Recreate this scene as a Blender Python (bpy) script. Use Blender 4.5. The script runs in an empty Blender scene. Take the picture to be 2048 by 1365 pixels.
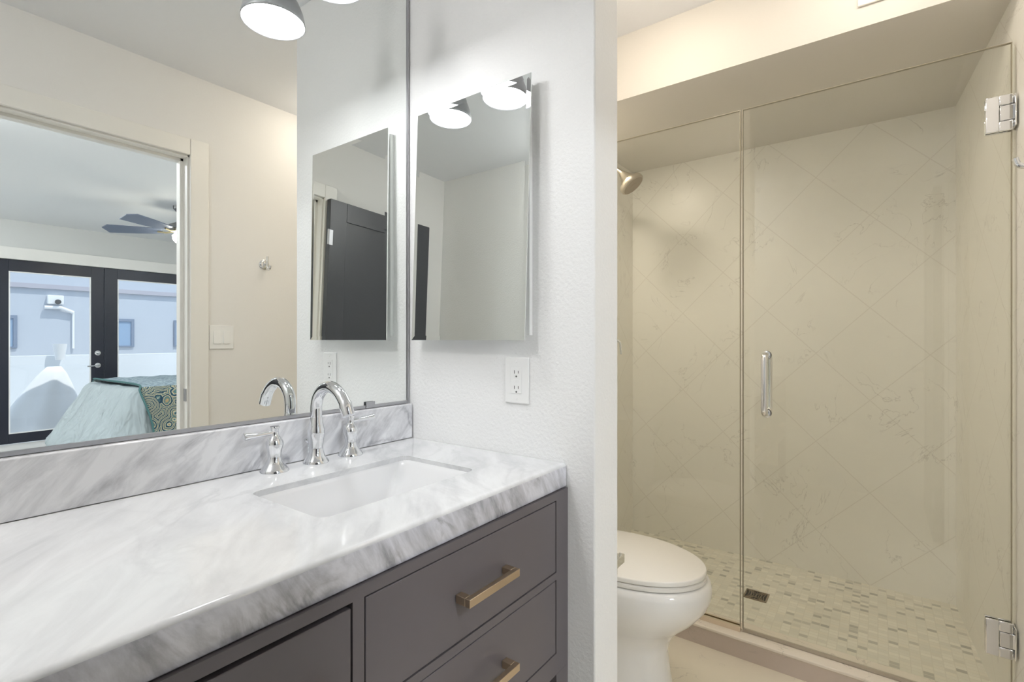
import bpy, bmesh, math, random
from mathutils import Vector, Matrix, noise
random.seed(7)
C = bpy.context.scene
COL = C.collection

# ------------------------------------------------------------------ camera
cd = bpy.data.cameras.new('camera'); cam = bpy.data.objects.new('camera', cd); COL.objects.link(cam)
cd.sensor_width = 36.0; cd.sensor_fit = 'HORIZONTAL'; cd.lens = 1000 / 2048 * 36.0
cd.clip_start = 0.02; cd.clip_end = 200
cd.shift_y = -2.5 / 2048
cam.location = (0, 0, 1.16); cam.rotation_euler = (math.radians(90), 0, math.radians(36.2 - 90))
C.camera = cam

# ------------------------------------------------------------------ colour management, cycles light paths
C.view_settings.view_transform = 'Standard'; C.view_settings.look = 'None'
C.view_settings.gamma = 1.0; C.view_settings.use_curve_mapping = False
C.view_settings.exposure = 0.12
cy = C.cycles
cy.max_bounces = 12; cy.diffuse_bounces = 6; cy.glossy_bounces = 10; cy.transmission_bounces = 10
cy.transparent_max_bounces = 24; cy.sample_clamp_indirect = 6.0; cy.blur_glossy = 0.3

# ------------------------------------------------------------------ sky and sun
W = bpy.data.worlds.new('sky'); C.world = W; W.use_nodes = True
bg = W.node_tree.nodes['Background']
bg.inputs['Color'].default_value = (0.68, 0.82, 1.0, 1); bg.inputs['Strength'].default_value = 1.4
sd = bpy.data.lights.new('sun', 'SUN'); sd.energy = 2.9; sd.angle = 0.01; sd.color = (1, 0.97, 0.92)
sun = bpy.data.objects.new('sun', sd); COL.objects.link(sun)
sun.rotation_euler = (math.radians(-24), math.radians(14), 0)

L_SCONCE = 52.0      # vanity lamp disc emission
L_TOILET = 19.0      # unseen warm ceiling lamp over the toilet
L_BED = 135.0  # emission of the unseen domes added in the bedroom
L_FAN = 60.0

# ------------------------------------------------------------------ material helpers
MATS = {}
def newmat(name):
    m = bpy.data.materials.new(name); m.use_nodes = True
    nt = m.node_tree; b = nt.nodes['Principled BSDF']
    MATS[name] = m
    return m, nt, b
def plain(name, col, rough=0.5, metal=0.0, spec=0.5, coat=0.0):
    m, nt, b = newmat(name)
    b.inputs['Base Color'].default_value = (*col, 1); b.inputs['Roughness'].default_value = rough
    b.inputs['Metallic'].default_value = metal; b.inputs['Specular IOR Level'].default_value = spec
    b.inputs['Coat Weight'].default_value = coat; b.inputs['Coat Roughness'].default_value = 0.05
    return m
def N(nt, t, **kw):
    n = nt.nodes.new(t)
    for k, v in kw.items(): setattr(n, k, v)
    return n
def math_(nt, op, a, b=None, c=None):
    n = nt.nodes.new('ShaderNodeMath'); n.operation = op
    for i, v in enumerate((a, b, c)):
        if v is None: continue
        if isinstance(v, (int, float)): n.inputs[i].default_value = v
        else: nt.links.new(v, n.inputs[i])
    return n.outputs[0]
def coords(nt, scale=(1, 1, 1), rot=(0, 0, 0)):
    # object coordinates: every mesh is modelled in place around its thing's base
    tc = N(nt, 'ShaderNodeTexCoord'); mp = N(nt, 'ShaderNodeMapping')
    mp.inputs['Scale'].default_value = scale; mp.inputs['Rotation'].default_value = rot
    nt.links.new(tc.outputs['Object'], mp.inputs['Vector']); return mp.outputs[0]
def noise_(nt, vec, scale, detail=4, rough=0.5, dist=0.0):
    n = N(nt, 'ShaderNodeTexNoise'); n.inputs['Scale'].default_value = scale; n.inputs['Detail'].default_value = detail
    n.inputs['Roughness'].default_value = rough; n.inputs['Distortion'].default_value = dist
    nt.links.new(vec, n.inputs['Vector']); return n.outputs[0]
def ramp(nt, fac, stops):
    r = N(nt, 'ShaderNodeValToRGB'); e = r.color_ramp.elements
    while len(e) < len(stops): e.new(0.5)
    for i, (p, c) in enumerate(stops):
        e[i].position = p; e[i].color = (*c, 1) if len(c) == 3 else c
    nt.links.new(fac, r.inputs[0]); return r.outputs[0]
def mixc(nt, fac, a, b, mode='MIX'):
    m = N(nt, 'ShaderNodeMix', data_type='RGBA', blend_type=mode)
    for idx, v in ((0, fac), (6, a), (7, b)):
        if isinstance(v, (int, float)): m.inputs[idx].default_value = v
        elif isinstance(v, tuple): m.inputs[idx].default_value = (*v, 1)
        else: nt.links.new(v, m.inputs[idx])
    return m.outputs[2]
def bump(nt, b, height, strength, dist=0.002):
    n = N(nt, 'ShaderNodeBump'); n.inputs['Strength'].default_value = strength; n.inputs['Distance'].default_value = dist
    nt.links.new(height, n.inputs['Height']); nt.links.new(n.outputs[0], b.inputs['Normal'])
def paint(name, col, bscale=160, bstr=0.25, rough=0.6):
    m, nt, b = newmat(name)
    b.inputs['Base Color'].default_value = (*col, 1); b.inputs['Roughness'].default_value = rough
    b.inputs['Specular IOR Level'].default_value = 0.3
    v = coords(nt); bump(nt, b, noise_(nt, v, bscale, 3, 0.55), bstr, 0.0015)
    return m
def vein_layer(nt, v, scale, width, dist=1.2, detail=5):
    n = noise_(nt, v, scale, detail, 0.55, dist)
    a = math_(nt, 'ABSOLUTE', math_(nt, 'SUBTRACT', n, 0.5))
    return math_(nt, 'SUBTRACT', 1.0, math_(nt, 'MINIMUM', math_(nt, 'DIVIDE', a, width), 1.0))
def carrara(name, strength, rot, base=(0.84, 0.84, 0.845), rough=0.09, sc=1.0):
    m, nt, b = newmat(name)
    v = coords(nt, (1, 1, 1), rot)
    mp = N(nt, 'ShaderNodeMapping'); mp.inputs['Scale'].default_value = (3.6 * sc, 12.0 * sc, 12.0 * sc); nt.links.new(v, mp.inputs[0])
    sv = mp.outputs[0]
    cloud = ramp(nt, noise_(nt, sv, 1.0, 9, 0.64, 0.45), [(0.40, (0, 0, 0)), (0.72, (1, 1, 1))])
    mp2 = N(nt, 'ShaderNodeMapping'); mp2.inputs['Scale'].default_value = (2.6 * sc, 5.5 * sc, 5.5 * sc); mp2.inputs['Location'].default_value = (3.1, 1.7, 0.4)
    nt.links.new(v, mp2.inputs[0])
    vein = vein_layer(nt, mp2.outputs[0], 1.0, 0.045, 0.9, 8)
    mask = ramp(nt, noise_(nt, v, 4.0 * sc, 2, 0.5), [(0.42, (0, 0, 0)), (0.62, (1, 1, 1))])
    veinm = math_(nt, 'MULTIPLY', vein, mask)
    f = math_(nt, 'MINIMUM', math_(nt, 'ADD', math_(nt, 'MULTIPLY', cloud, 0.8 * strength), math_(nt, 'MULTIPLY', veinm, 0.45 * strength)), 1.0)
    col = mixc(nt, f, base, (0.30, 0.30, 0.325))
    nt.links.new(col, b.inputs['Base Color']); b.inputs['Roughness'].default_value = rough
    return m
def cream_marble(nt, v, base=(0.88, 0.86, 0.80)):
    cl = ramp(nt, noise_(nt, v, 2.4, 4, 0.6, 0.6), [(0.35, (0, 0, 0)), (0.75, (1, 1, 1))])
    ve = vein_layer(nt, v, 2.6, 0.0055, 1.9, 9)
    mk = ramp(nt, noise_(nt, v, 4.1, 2), [(0.46, (0, 0, 0)), (0.56, (1, 1, 1))])
    c = mixc(nt, math_(nt, 'MULTIPLY', cl, 0.35), base, tuple(x * 0.90 for x in base))
    return mixc(nt, math_(nt, 'MULTIPLY', math_(nt, 'MULTIPLY', ve, mk), 0.48), c, (0.42, 0.39, 0.35))
def diag_tile(name, axis, rough=0.32):
    # large format marble tiles laid diagonally with fine grout
    m, nt, b = newmat(name)
    v = coords(nt); s = N(nt, 'ShaderNodeSeparateXYZ'); nt.links.new(v, s.inputs[0])
    h = s.outputs[axis]; z = s.outputs[2]; T = 0.4305
    def line(expr, off):
        fr = math_(nt, 'FRACT', math_(nt, 'DIVIDE', math_(nt, 'SUBTRACT', expr, off - 40 * T), T))
        dd = math_(nt, 'ABSOLUTE', math_(nt, 'SUBTRACT', fr, 0.5))
        return math_(nt, 'GREATER_THAN', dd, 0.5 - 0.0062)
    g = math_(nt, 'MAXIMUM', line(math_(nt, 'SUBTRACT', z, h), 0.418), line(math_(nt, 'ADD', z, h), 0.047))
    c = mixc(nt, math_(nt, 'MULTIPLY', g, 0.32), cream_marble(nt, v), (0.60, 0.55, 0.48))
    nt.links.new(c, b.inputs['Base Color']); b.inputs['Roughness'].default_value = rough
    bump(nt, b, math_(nt, 'SUBTRACT', 1.0, g), 0.4, 0.001)
    return m
def emit(name, col, s):
    m = bpy.data.materials.new(name); m.use_nodes = True; nt = m.node_tree
    nt.nodes.remove(nt.nodes['Principled BSDF']); e = N(nt, 'ShaderNodeEmission')
    e.inputs[0].default_value = (*col, 1); e.inputs[1].default_value = s
    nt.links.new(e.outputs[0], nt.nodes['Material Output'].inputs[0]); return m
def glass(name, tint, k=0.96):
    # clear sheet: see-through with an angle dependent mirror sheen
    m = bpy.data.materials.new(name); m.use_nodes = True; nt = m.node_tree
    nt.nodes.remove(nt.nodes['Principled BSDF'])
    lw = N(nt, 'ShaderNodeLayerWeight'); lw.inputs[0].default_value = 0.5
    p = math_(nt, 'POWER', lw.outputs['Facing'], 5.0)
    fac = math_(nt, 'ADD', math_(nt, 'MULTIPLY', p, k), 0.04)
    t = N(nt, 'ShaderNodeBsdfTransparent'); t.inputs[0].default_value = (*tint, 1)
    g = N(nt, 'ShaderNodeBsdfGlossy'); g.inputs['Roughness'].default_value = 0.0
    mx = N(nt, 'ShaderNodeMixShader'); nt.links.new(fac, mx.inputs[0]); nt.links.new(t.outputs[0], mx.inputs[1]); nt.links.new(g.outputs[0], mx.inputs[2])
    nt.links.new(mx.outputs[0], nt.nodes['Material Output'].inputs[0]); return m
def mirrormat(name, col):
    m = bpy.data.materials.new(name); m.use_nodes = True; nt = m.node_tree
    nt.nodes.remove(nt.nodes['Principled BSDF'])
    g = N(nt, 'ShaderNodeBsdfGlossy'); g.inputs['Roughness'].default_value = 0.0; g.inputs['Color'].default_value = (*col, 1)
    nt.links.new(g.outputs[0], nt.nodes['Material Output'].inputs[0]); return m

M_wall = paint('white wall paint', (0.84, 0.84, 0.835), 110, 1.0)
M_wallwarm = paint('ivory wall paint', (0.80, 0.785, 0.765), 120, 0.15)
M_ceil = paint('ceiling paint', (0.85, 0.86, 0.89), 90, 0.2, 0.8)
M_bedwall = paint('bedroom wall paint', (0.66, 0.66, 0.64), 90, 0.1, 0.8)
M_bedceil = paint('bedroom ceiling paint', (0.82, 0.83, 0.84), 90, 0.1, 0.8)
M_trim = plain('trim paint', (0.82, 0.80, 0.76), 0.35)
M_door = plain('charcoal door paint', (0.050, 0.052, 0.060), 0.38)
M_french = plain('navy black door paint', (0.018, 0.021, 0.034), 0.35)
M_cab = plain('taupe cabinet lacquer', (0.126, 0.112, 0.120), 0.42)
M_dark = plain('dark interior', (0.02, 0.018, 0.018), 0.8)
M_chrome = plain('polished chrome', (0.82, 0.83, 0.85), 0.04, 1.0)
M_nickel = plain('brushed nickel', (0.55, 0.50, 0.42), 0.32, 1.0)
M_shade = plain('grey lamp enamel', (0.42, 0.42, 0.44), 0.35, 0.3)
M_channel = plain('pale metal channel', (0.80, 0.72, 0.62), 0.25, 1.0)
M_satin = plain('satin aluminium', (0.45, 0.45, 0.47), 0.4, 1.0)
M_bronze = plain('satin bronze', (0.60, 0.49, 0.36), 0.35, 1.0)
M_porc = plain('white porcelain', (0.86, 0.85, 0.83), 0.06, 0, 0.5, 0.4)
M_plastic = plain('white plastic', (0.86, 0.86, 0.85), 0.3)
M_slot = plain('dark slot', (0.10, 0.10, 0.10), 0.7)
M_sink = plain('sink porcelain', (0.71, 0.71, 0.715), 0.08)
M_toiletlid = plain('white seat plastic', (0.86, 0.84, 0.80), 0.18)
M_mirror = mirrormat('mirror silver', (0.90, 0.92, 0.905))
M_glass = glass('shower glass', (0.982, 0.986, 0.970))
M_glassedge = plain('glass edge green', (0.36, 0.32, 0.24), 0.3)
M_pane = glass('window glass', (0.95, 0.96, 0.97))
M_top = carrara('carrara slab top', 0.40, (0, 0, math.radians(-50)), (0.74, 0.745, 0.75), 0.07, 1.1)
M_edge = carrara('carrara slab edge', 1.3, (0, math.radians(-58), 0), (0.76, 0.76, 0.82), 0.2, 1.7)
M_splash = carrara('carrara backsplash', 0.9, (0, math.radians(44), 0), (0.82, 0.82, 0.835), 0.09, 1.9)
M_tileB = diag_tile('diagonal marble tile back', 1)
M_tileL = diag_tile('diagonal marble tile side', 0)
M_vent = plain('vent cover white', (0.84, 0.81, 0.76), 0.4)

def marble_plain(name, base, rough=0.2):
    m, nt, b = newmat(name); nt.links.new(cream_marble(nt, coords(nt), base), b.inputs['Base Color']); b.inputs['Roughness'].default_value = rough; return m
M_floor = marble_plain('cream floor tile', (0.86, 0.80, 0.68), 0.25)
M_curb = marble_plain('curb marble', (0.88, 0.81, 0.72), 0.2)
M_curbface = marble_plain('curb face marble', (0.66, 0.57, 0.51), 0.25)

m, nt, b = newmat('mosaic floor')
v = coords(nt, (1, 1, 1), (0, 0, math.radians(90)))
br = N(nt, 'ShaderNodeTexBrick'); nt.links.new(v, br.inputs['Vector'])
br.inputs['Color1'].default_value = (0.70, 0.67, 0.59, 1); br.inputs['Color2'].default_value = (0.36, 0.34, 0.30, 1)
br.inputs['Mortar'].default_value = (0, 0, 0, 1); br.inputs['Scale'].default_value = 1.0
br.inputs['Brick Width'].default_value = 0.031; br.inputs['Row Height'].default_value = 0.021
br.inputs['Mortar Size'].default_value = 0.0012; br.inputs['Bias'].default_value = -0.68; br.offset = 0.0
br2 = N(nt, 'ShaderNodeTexBrick'); nt.links.new(v, br2.inputs['Vector'])
for k in ('Scale', 'Brick Width', 'Row Height', 'Mortar Size'): br2.inputs[k].default_value = br.inputs[k].default_value
br2.offset = 0.0; br2.inputs['Color1'].default_value = (1, 1, 1, 1); br2.inputs['Color2'].default_value = (0.84, 0.83, 0.80, 1); br2.inputs['Bias'].default_value = 0.0; br2.inputs['Mortar'].default_value = (1, 1, 1, 1)
br.inputs['Color1'].default_value = (0, 0, 0, 1); br.inputs['Color2'].default_value = (1, 1, 1, 1); br.inputs['Bias'].default_value = 0.0
cell = ramp(nt, br.outputs['Color'], [(0.0, (0.86, 0.83, 0.74)), (0.45, (0.74, 0.72, 0.64)), (0.80, (0.82, 0.78, 0.68)), (0.90, (0.62, 0.60, 0.53)), (1.0, (0.42, 0.41, 0.36))])
nt.links.new(mixc(nt, br.outputs['Fac'], cell, (0.72, 0.69, 0.60)), b.inputs['Base Color'])
b.inputs['Roughness'].default_value = 0.3; M_mosaic = m

m, nt, b = newmat('comforter cotton')
v = coords(nt); b.inputs['Base Color'].default_value = (0.44, 0.50, 0.52, 1); b.inputs['Roughness'].default_value = 0.9
bump(nt, b, noise_(nt, coords(nt, (3.2, 3.2, 0.9)), 2.2, 3, 0.5, 0.4), 1.0, 0.10); M_comf = m

m, nt, b = newmat('paisley throw')
v = coords(nt)
vo = N(nt, 'ShaderNodeTexVoronoi'); vo.inputs['Scale'].default_value = 8; nt.links.new(v, vo.inputs['Vector'])
wv = N(nt, 'ShaderNodeMath', operation='SINE'); nt.links.new(math_(nt, 'ADD', math_(nt, 'MULTIPLY', vo.outputs['Distance'], 40), math_(nt, 'MULTIPLY', noise_(nt, v, 14, 3), 9)), wv.inputs[0])
pat = ramp(nt, math_(nt, 'MULTIPLY_ADD', wv.outputs[0], 0.5, 0.5), [(0.0, (0.01, 0.03, 0.06)), (0.22, (0.05, 0.13, 0.14)), (0.45, (0.50, 0.50, 0.38)), (0.72, (0.36, 0.25, 0.12)), (1.0, (0.06, 0.16, 0.17))])
s = N(nt, 'ShaderNodeSeparateXYZ'); g_ = N(nt, 'ShaderNodeNewGeometry'); nt.links.new(g_.outputs['Normal'], s.inputs[0])
quilt = ramp(nt, noise_(nt, v, 42, 2), [(0.35, (0.14, 0.20, 0.24)), (0.65, (0.36, 0.44, 0.49))])
up = ramp(nt, math_(nt, 'MULTIPLY', noise_(nt, v, 6, 1), 1.0), [(0.0, (0, 0, 0)), (1, (1, 1, 1))])
tc_ = N(nt, 'ShaderNodeTexCoord'); s2 = N(nt, 'ShaderNodeSeparateXYZ'); nt.links.new(tc_.outputs['Object'], s2.inputs[0])
topm = math_(nt, 'GREATER_THAN', s2.outputs[2], 0.012)
nt.links.new(mixc(nt, topm, pat, quilt), b.inputs['Base Color']); b.inputs['Roughness'].default_value = 0.9
bump(nt, b, noise_(nt, v, 60, 2), 0.4, 0.01); M_throw = m
M_binding = plain('teal binding', (0.07, 0.17, 0.17), 0.8)
M_stucco = paint('pale blue stucco', (0.53, 0.57, 0.63), 60, 0.3, 0.9)
M_patiowall = paint('white patio stucco', (0.80, 0.84, 0.88), 60, 0.3, 0.9)
M_band = plain('roof band', (0.46, 0.45, 0.50), 0.8)
M_ground = paint('pale patio paving', (0.62, 0.60, 0.57), 20, 0.2, 0.9)
M_carpet = paint('bedroom carpet', (0.62, 0.60, 0.57), 200, 0.4, 0.95)
M_sheet = plain('matte white', (0.86, 0.87, 0.88), 0.85)
M_extglass = plain('shaded window pane', (0.30, 0.42, 0.58), 0.2)
M_extframe = plain('grey window frame', (0.22, 0.27, 0.36), 0.6)
M_bladetop = plain('fan blade', (0.15, 0.18, 0.25), 0.35)
M_fanmetal = plain('fan motor metal', (0.22, 0.22, 0.22), 0.3, 1.0)

# ------------------------------------------------------------------ mesh helpers
def B(): return bmesh.new()
def box(bm, x0, x1, y0, y1, z0, z1):
    vs = [bm.verts.new(p) for p in ((x0, y0, z0), (x1, y0, z0), (x1, y1, z0), (x0, y1, z0), (x0, y0, z1), (x1, y0, z1), (x1, y1, z1), (x0, y1, z1))]
    for f in ((0, 3, 2, 1), (4, 5, 6, 7), (0, 1, 5, 4), (1, 2, 6, 5), (2, 3, 7, 6), (3, 0, 4, 7)): bm.faces.new([vs[i] for i in f])
    return bm
def prism(bm, poly, z0, z1):
    a = [bm.verts.new((x, y, z0)) for x, y in poly]; c = [bm.verts.new((x, y, z1)) for x, y in poly]
    n = len(poly); bm.faces.new(a[::-1]); bm.faces.new(c)
    for i in range(n): bm.faces.new((a[i], a[(i + 1) % n], c[(i + 1) % n], c[i]))
    return bm
def loft(bm, rings, cap0=True, cap1=True):
    vr = [[bm.verts.new(p) for p in r] for r in rings]; n = len(rings[0])
    for a, c in zip(vr, vr[1:]):
        for i in range(n): bm.faces.new((a[i], a[(i + 1) % n], c[(i + 1) % n], c[i]))
    if cap0: bm.faces.new(vr[0][::-1])
    if cap1: bm.faces.new(vr[-1])
    return bm
def frame_of(d):
    d = Vector(d).normalized(); up = Vector((0, 0, 1)) if abs(d.z) < 0.9 else Vector((1, 0, 0))
    u = d.cross(up).normalized(); return u, d.cross(u).normalized()
def tube(bm, pts, r, seg=16):
    pts = [Vector(p) for p in pts]; rr = r if isinstance(r, (list, tuple)) else [r] * len(pts)
    rings = []; u = None
    for i, p in enumerate(pts):
        d = (pts[min(i + 1, len(pts) - 1)] - pts[max(i - 1, 0)]).normalized()
        if u is None: u, w = frame_of(d)
        else:
            u = (u - d * u.dot(d)).normalized()
        w = d.cross(u)
        rings.append([p + (u * math.cos(2 * math.pi * k / seg) + w * math.sin(2 * math.pi * k / seg)) * rr[i] for k in range(seg)])
    return loft(bm, rings)
def lathe(bm, prof, origin=(0, 0, 0), axis=(0, 0, 1), seg=40, cap0=True, cap1=True):
    # prof: (radius, distance along the axis)
    o = Vector(origin); d = Vector(axis).normalized(); u, w = frame_of(d)
    rings = [[o + d * h + (u * math.cos(2 * math.pi * k / seg) + w * math.sin(2 * math.pi * k / seg)) * max(r, 1e-5) for k in range(seg)] for r, h in prof]
    return loft(bm, rings, cap0, cap1)
def rrect(x0, x1, y0, y1, r, z, seg=6):
    out = []
    for cx, cyy, a0 in ((x1 - r, y1 - r, 0), (x0 + r, y1 - r, 90), (x0 + r, y0 + r, 180), (x1 - r, y0 + r, 270)):
        for k in range(seg + 1):
            a = math.radians(a0 + 90 * k / seg); out.append((cx + r * math.cos(a), cyy + r * math.sin(a), z))
    return out
def spline(pts, n=8):
    # Catmull-Rom through the points
    P = [Vector(p) for p in pts]; P = [P[0] * 2 - P[1]] + P + [P[-1] * 2 - P[-2]]; out = []
    for i in range(1, len(P) - 2):
        for k in range(n):
            t = k / n; a, b_, c, d = P[i - 1:i + 3]
            out.append(0.5 * ((2 * b_) + (c - a) * t + (2 * a - 5 * b_ + 4 * c - d) * t * t + (3 * b_ - a - 3 * c + d) * t ** 3))
    out.append(P[-2]); return out
def obj(name, bm, mat, parent=None, smooth=False, bevel=0.0, bseg=2, label=None, angle=35):
    bmesh.ops.recalc_face_normals(bm, faces=bm.faces[:])
    off = Vector((0, 0, 0)); p = parent
    while p is not None: off += Vector(p.location); p = p.parent
    if off.length: bmesh.ops.translate(bm, verts=bm.verts[:], vec=-off)
    me = bpy.data.meshes.new(name); bm.to_mesh(me); bm.free()
    mats = mat if isinstance(mat, (list, tuple)) else [mat]
    for mm in mats: me.materials.append(mm)
    o = bpy.data.objects.new(name, me); COL.objects.link(o)
    if parent is not None: o.parent = parent
    if smooth:
        me.polygons.foreach_set('use_smooth', [True] * len(me.polygons))
        me.set_sharp_from_angle(angle=math.radians(angle))
    if bevel:
        md = o.modifiers.new('bevel', 'BEVEL'); md.width = bevel; md.segments = bseg; md.limit_method = 'ANGLE'; md.angle_limit = math.radians(40)
        me.polygons.foreach_set('use_smooth', [True] * len(me.polygons)); me.set_sharp_from_angle(angle=math.radians(35))
        md.harden_normals = False
    if label: o['label'] = label
    return o
def tag(o, label, cat, group=None, kind=None):
    o['label'] = label; o['category'] = cat
    if group: o['group'] = group
    if kind: o['kind'] = kind
    return o
def thing(name, loc, label, cat, group=None, kind=None):
    o = bpy.data.objects.new(name, None); COL.objects.link(o); o.location = loc; o.empty_display_size = 0.05
    return tag(o, label, cat, group, kind)
def struct(name, bm, mat, label, cat, **kw):
    o = obj(name, bm, mat, **kw); return tag(o, label, cat, kind='structure')
MYR = lambda y: 2.34 - y          # distance seen through the vanity mirror -> real y

# ------------------------------------------------------------------ room constants
XL, XS, XS2 = -0.62, 1.062, 1.190      # left wall, side stub wall faces
YM, YE, YO = 1.175, 0.536, -0.318      # mirror wall, stub wall end, wall behind the camera
XC, XG, XB = 1.957, 2.005, 2.855       # curb face, glass plane, shower back wall
YSL = 1.19; CEIL = 2.43; SOF = 2.163
ZC, ZU = 0.859, 0.802                   # counter top, apron underside

# ------------------------------------------------------------------ shell
bm = box(B(), XL - 0.15, XC + 0.02, YO - 0.12, YM + 0.12, -0.1, 0.0)
struct('floor', bm, M_floor, 'cream marble tile floor of the bathroom between vanity and shower curb', 'floor')
bm = box(B(), XL - 0.15, XC + 0.05, YO - 0.001, YM + 0.15, CEIL, CEIL + 0.12)
struct('ceiling', bm, M_ceil, 'white ceiling over the vanity and toilet area', 'ceiling')
bm = box(B(), XL - 0.15, XS + 0.05, YM, YM + 0.12, 0, CEIL)
struct('wall_mirror_side', bm, M_wall, 'white wall behind the large vanity mirror', 'wall')
bm = box(B(), XS2 - 0.05, XC + 0.05, YM, YM + 0.12, 0, CEIL)
struct('wall_toilet_side', bm, M_wallwarm, 'ivory wall behind the toilet tank', 'wall')
bm = box(B(), XS, XS2, YE, YM, 0, CEIL)
struct('wall_right', bm, M_wall, 'textured white stub wall between vanity and toilet', 'wall', bevel=0.004)
bm = box(B(), XL - 0.12, XL, YO - 0.12, YM, 0, CEIL)
struct('wall_left', bm, M_wall, 'white wall at the left end of the vanity', 'wall')
DX0, DX1, DZ = 0.310, 1.021, 2.044
bm = B(); box(bm, XL - 0.12, DX0, YO - 0.12, YO, 0, CEIL); box(bm, DX1, 1.90, YO - 0.12, YO, 0, CEIL); box(bm, DX0, DX1, YO - 0.12, YO, DZ, CEIL)
struct('wall_back', bm, M_wallwarm, 'ivory wall with the bedroom doorway, seen in the vanity mirror', 'wall')
# shower shell
bm = box(B(), XB, XB + 0.1, -0.45, YSL + 0.1, 0, SOF + 0.15)
struct('wall_shower_back', bm, M_tileB, 'diagonal cream marble tile wall at the back of the shower', 'wall')
bm = box(B(), XC + 0.0, XB, YSL, YSL + 0.1, 0, SOF + 0.1)
struct('wall_shower_left', bm, M_tileL, 'marble tiled shower wall that carries the shower head', 'wall')
bm = prism(B(), [(1.90, -0.44), (1.90, -0.326), (XB + 0.02, -0.268), (XB + 0.02, -0.44)], 0, CEIL)
struct('wall_shower_right', bm, M_tileL, 'marble tiled wall that carries the shower door hinges', 'wall')
bm = box(B(), XC, XB, -0.36, YSL + 0.05, SOF, CEIL + 0.1)
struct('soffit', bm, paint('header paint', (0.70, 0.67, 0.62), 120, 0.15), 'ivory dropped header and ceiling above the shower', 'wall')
bm = box(B(), XC + 0.11, XB, -0.36, YSL, -0.08, 0.02)
struct('floor_shower', bm, M_mosaic, 'small cream and grey mosaic tile floor inside the shower', 'floor')
cu = thing('shower_curb', (XC, 0.4, 0), 'low cream marble curb below the shower glass', 'curb', kind='structure')
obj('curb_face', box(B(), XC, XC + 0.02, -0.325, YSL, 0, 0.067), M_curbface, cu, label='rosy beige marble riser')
obj('curb_top', box(B(), XC - 0.006, XC + 0.118, -0.325, YSL, 0.066, 0.077), M_curb, cu, bevel=0.003)
obj('curb_inner_face', box(B(), XC + 0.0205, XC + 0.112, -0.325, YSL, 0, 0.066), M_curb, cu)

# doorway casing and jamb
cs = thing('trim_1', (0.63, YO, 0), 'off-white door casing around the bedroom doorway, seen in the mirror', 'door trim', kind='structure')
CW = 0.077
def casing(bm, x0, x1, y0, y1, z0, z1): return box(bm, x0, x1, y0, y1, z0, z1)
obj('side_casing', box(B(), DX1 - 0.004, DX1 + CW, YO + 0.0005, YO + 0.018, 0, DZ + 0.075), M_trim, cs, bevel=0.003)
obj('side_casing', box(B(), DX0 - CW, DX0 + 0.004, YO + 0.0005, YO + 0.018, 0, DZ + 0.075), M_trim, cs, bevel=0.003)
obj('head_casing', box(B(), DX0 + 0.0045, DX1 - 0.0045, YO + 0.0005, YO + 0.018, DZ - 0.004, DZ + 0.0745), M_trim, cs, bevel=0.003)
jm = B(); box(jm, DX1 - 0.012, DX1 + 0.0, YO - 0.125, YO + 0.0, 0, DZ); box(jm, DX0, DX0 + 0.012, YO - 0.125, YO, 0, DZ); box(jm, DX0, DX1, YO - 0.125, YO, DZ - 0.012, DZ)
box(jm, DX1 - 0.026, DX1 - 0.010, YO - 0.085, YO - 0.045, 0, DZ); box(jm, DX0 + 0.010, DX0 + 0.026, YO - 0.085, YO - 0.045, 0, DZ); box(jm, DX0, DX1, YO - 0.085, YO - 0.045, DZ - 0.026, DZ - 0.010)
obj('jamb', jm, M_trim, cs, bevel=0.002)
st = obj('strike_plate', box(B(), DX1 - 0.0145, DX1 - 0.0115, YO - 0.036, YO - 0.008, 0.865, 0.925), M_satin, cs, label='metal strike plate')
# open door leaf, folded back flat along the wall
dl = thing('door_1', (-0.15, -0.27, 0.01), 'open charcoal panelled door folded back against the wall, seen in the medicine cabinet mirror', 'door', kind='structure')
y0, y1 = -0.290, -0.254; x0, x1 = -0.425, 0.306
fr = B(); box(fr, x0, x0 + 0.115, y0, y1, 0.012, 2.03); box(fr, x1 - 0.115, x1, y0, y1, 0.012, 2.03)
box(fr, x0 + 0.115, x1 - 0.115, y0, y1, 1.915, 2.03); box(fr, x0 + 0.115, x1 - 0.115, y0, y1, 0.012, 0.24)
obj('door_frame', fr, M_door, dl, bevel=0.002)
obj('door_panel', box(B(), x0 + 0.114, x1 - 0.114, y0 + 0.006, y1 - 0.006, 0.23, 1.92), M_door, dl)
for z in (0.25, 1.02, 1.80):
    h = B(); lathe(h, [(0.006, 0), (0.006, 0.09)], (x1 + 0.008, y1 + 0.002, z - 0.045), seg=16); box(h, x1 - 0.022, x1 + 0.008, y1 - 0.0005, y1 + 0.002, z - 0.045, z + 0.045)
    obj('hinge', h, M_satin, dl, label='metal butt hinge')
kb = B(); lathe(kb, [(0.028, 0), (0.028, 0.008), (0.011, 0.012), (0.010, 0.035), (0.024, 0.045), (0.027, 0.058), (0.018, 0.068)], (x0 + 0.06, y1, 0.96), (0, 1, 0), 24)
obj('door_knob', kb, M_satin, dl, smooth=True, label='satin metal knob')

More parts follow.
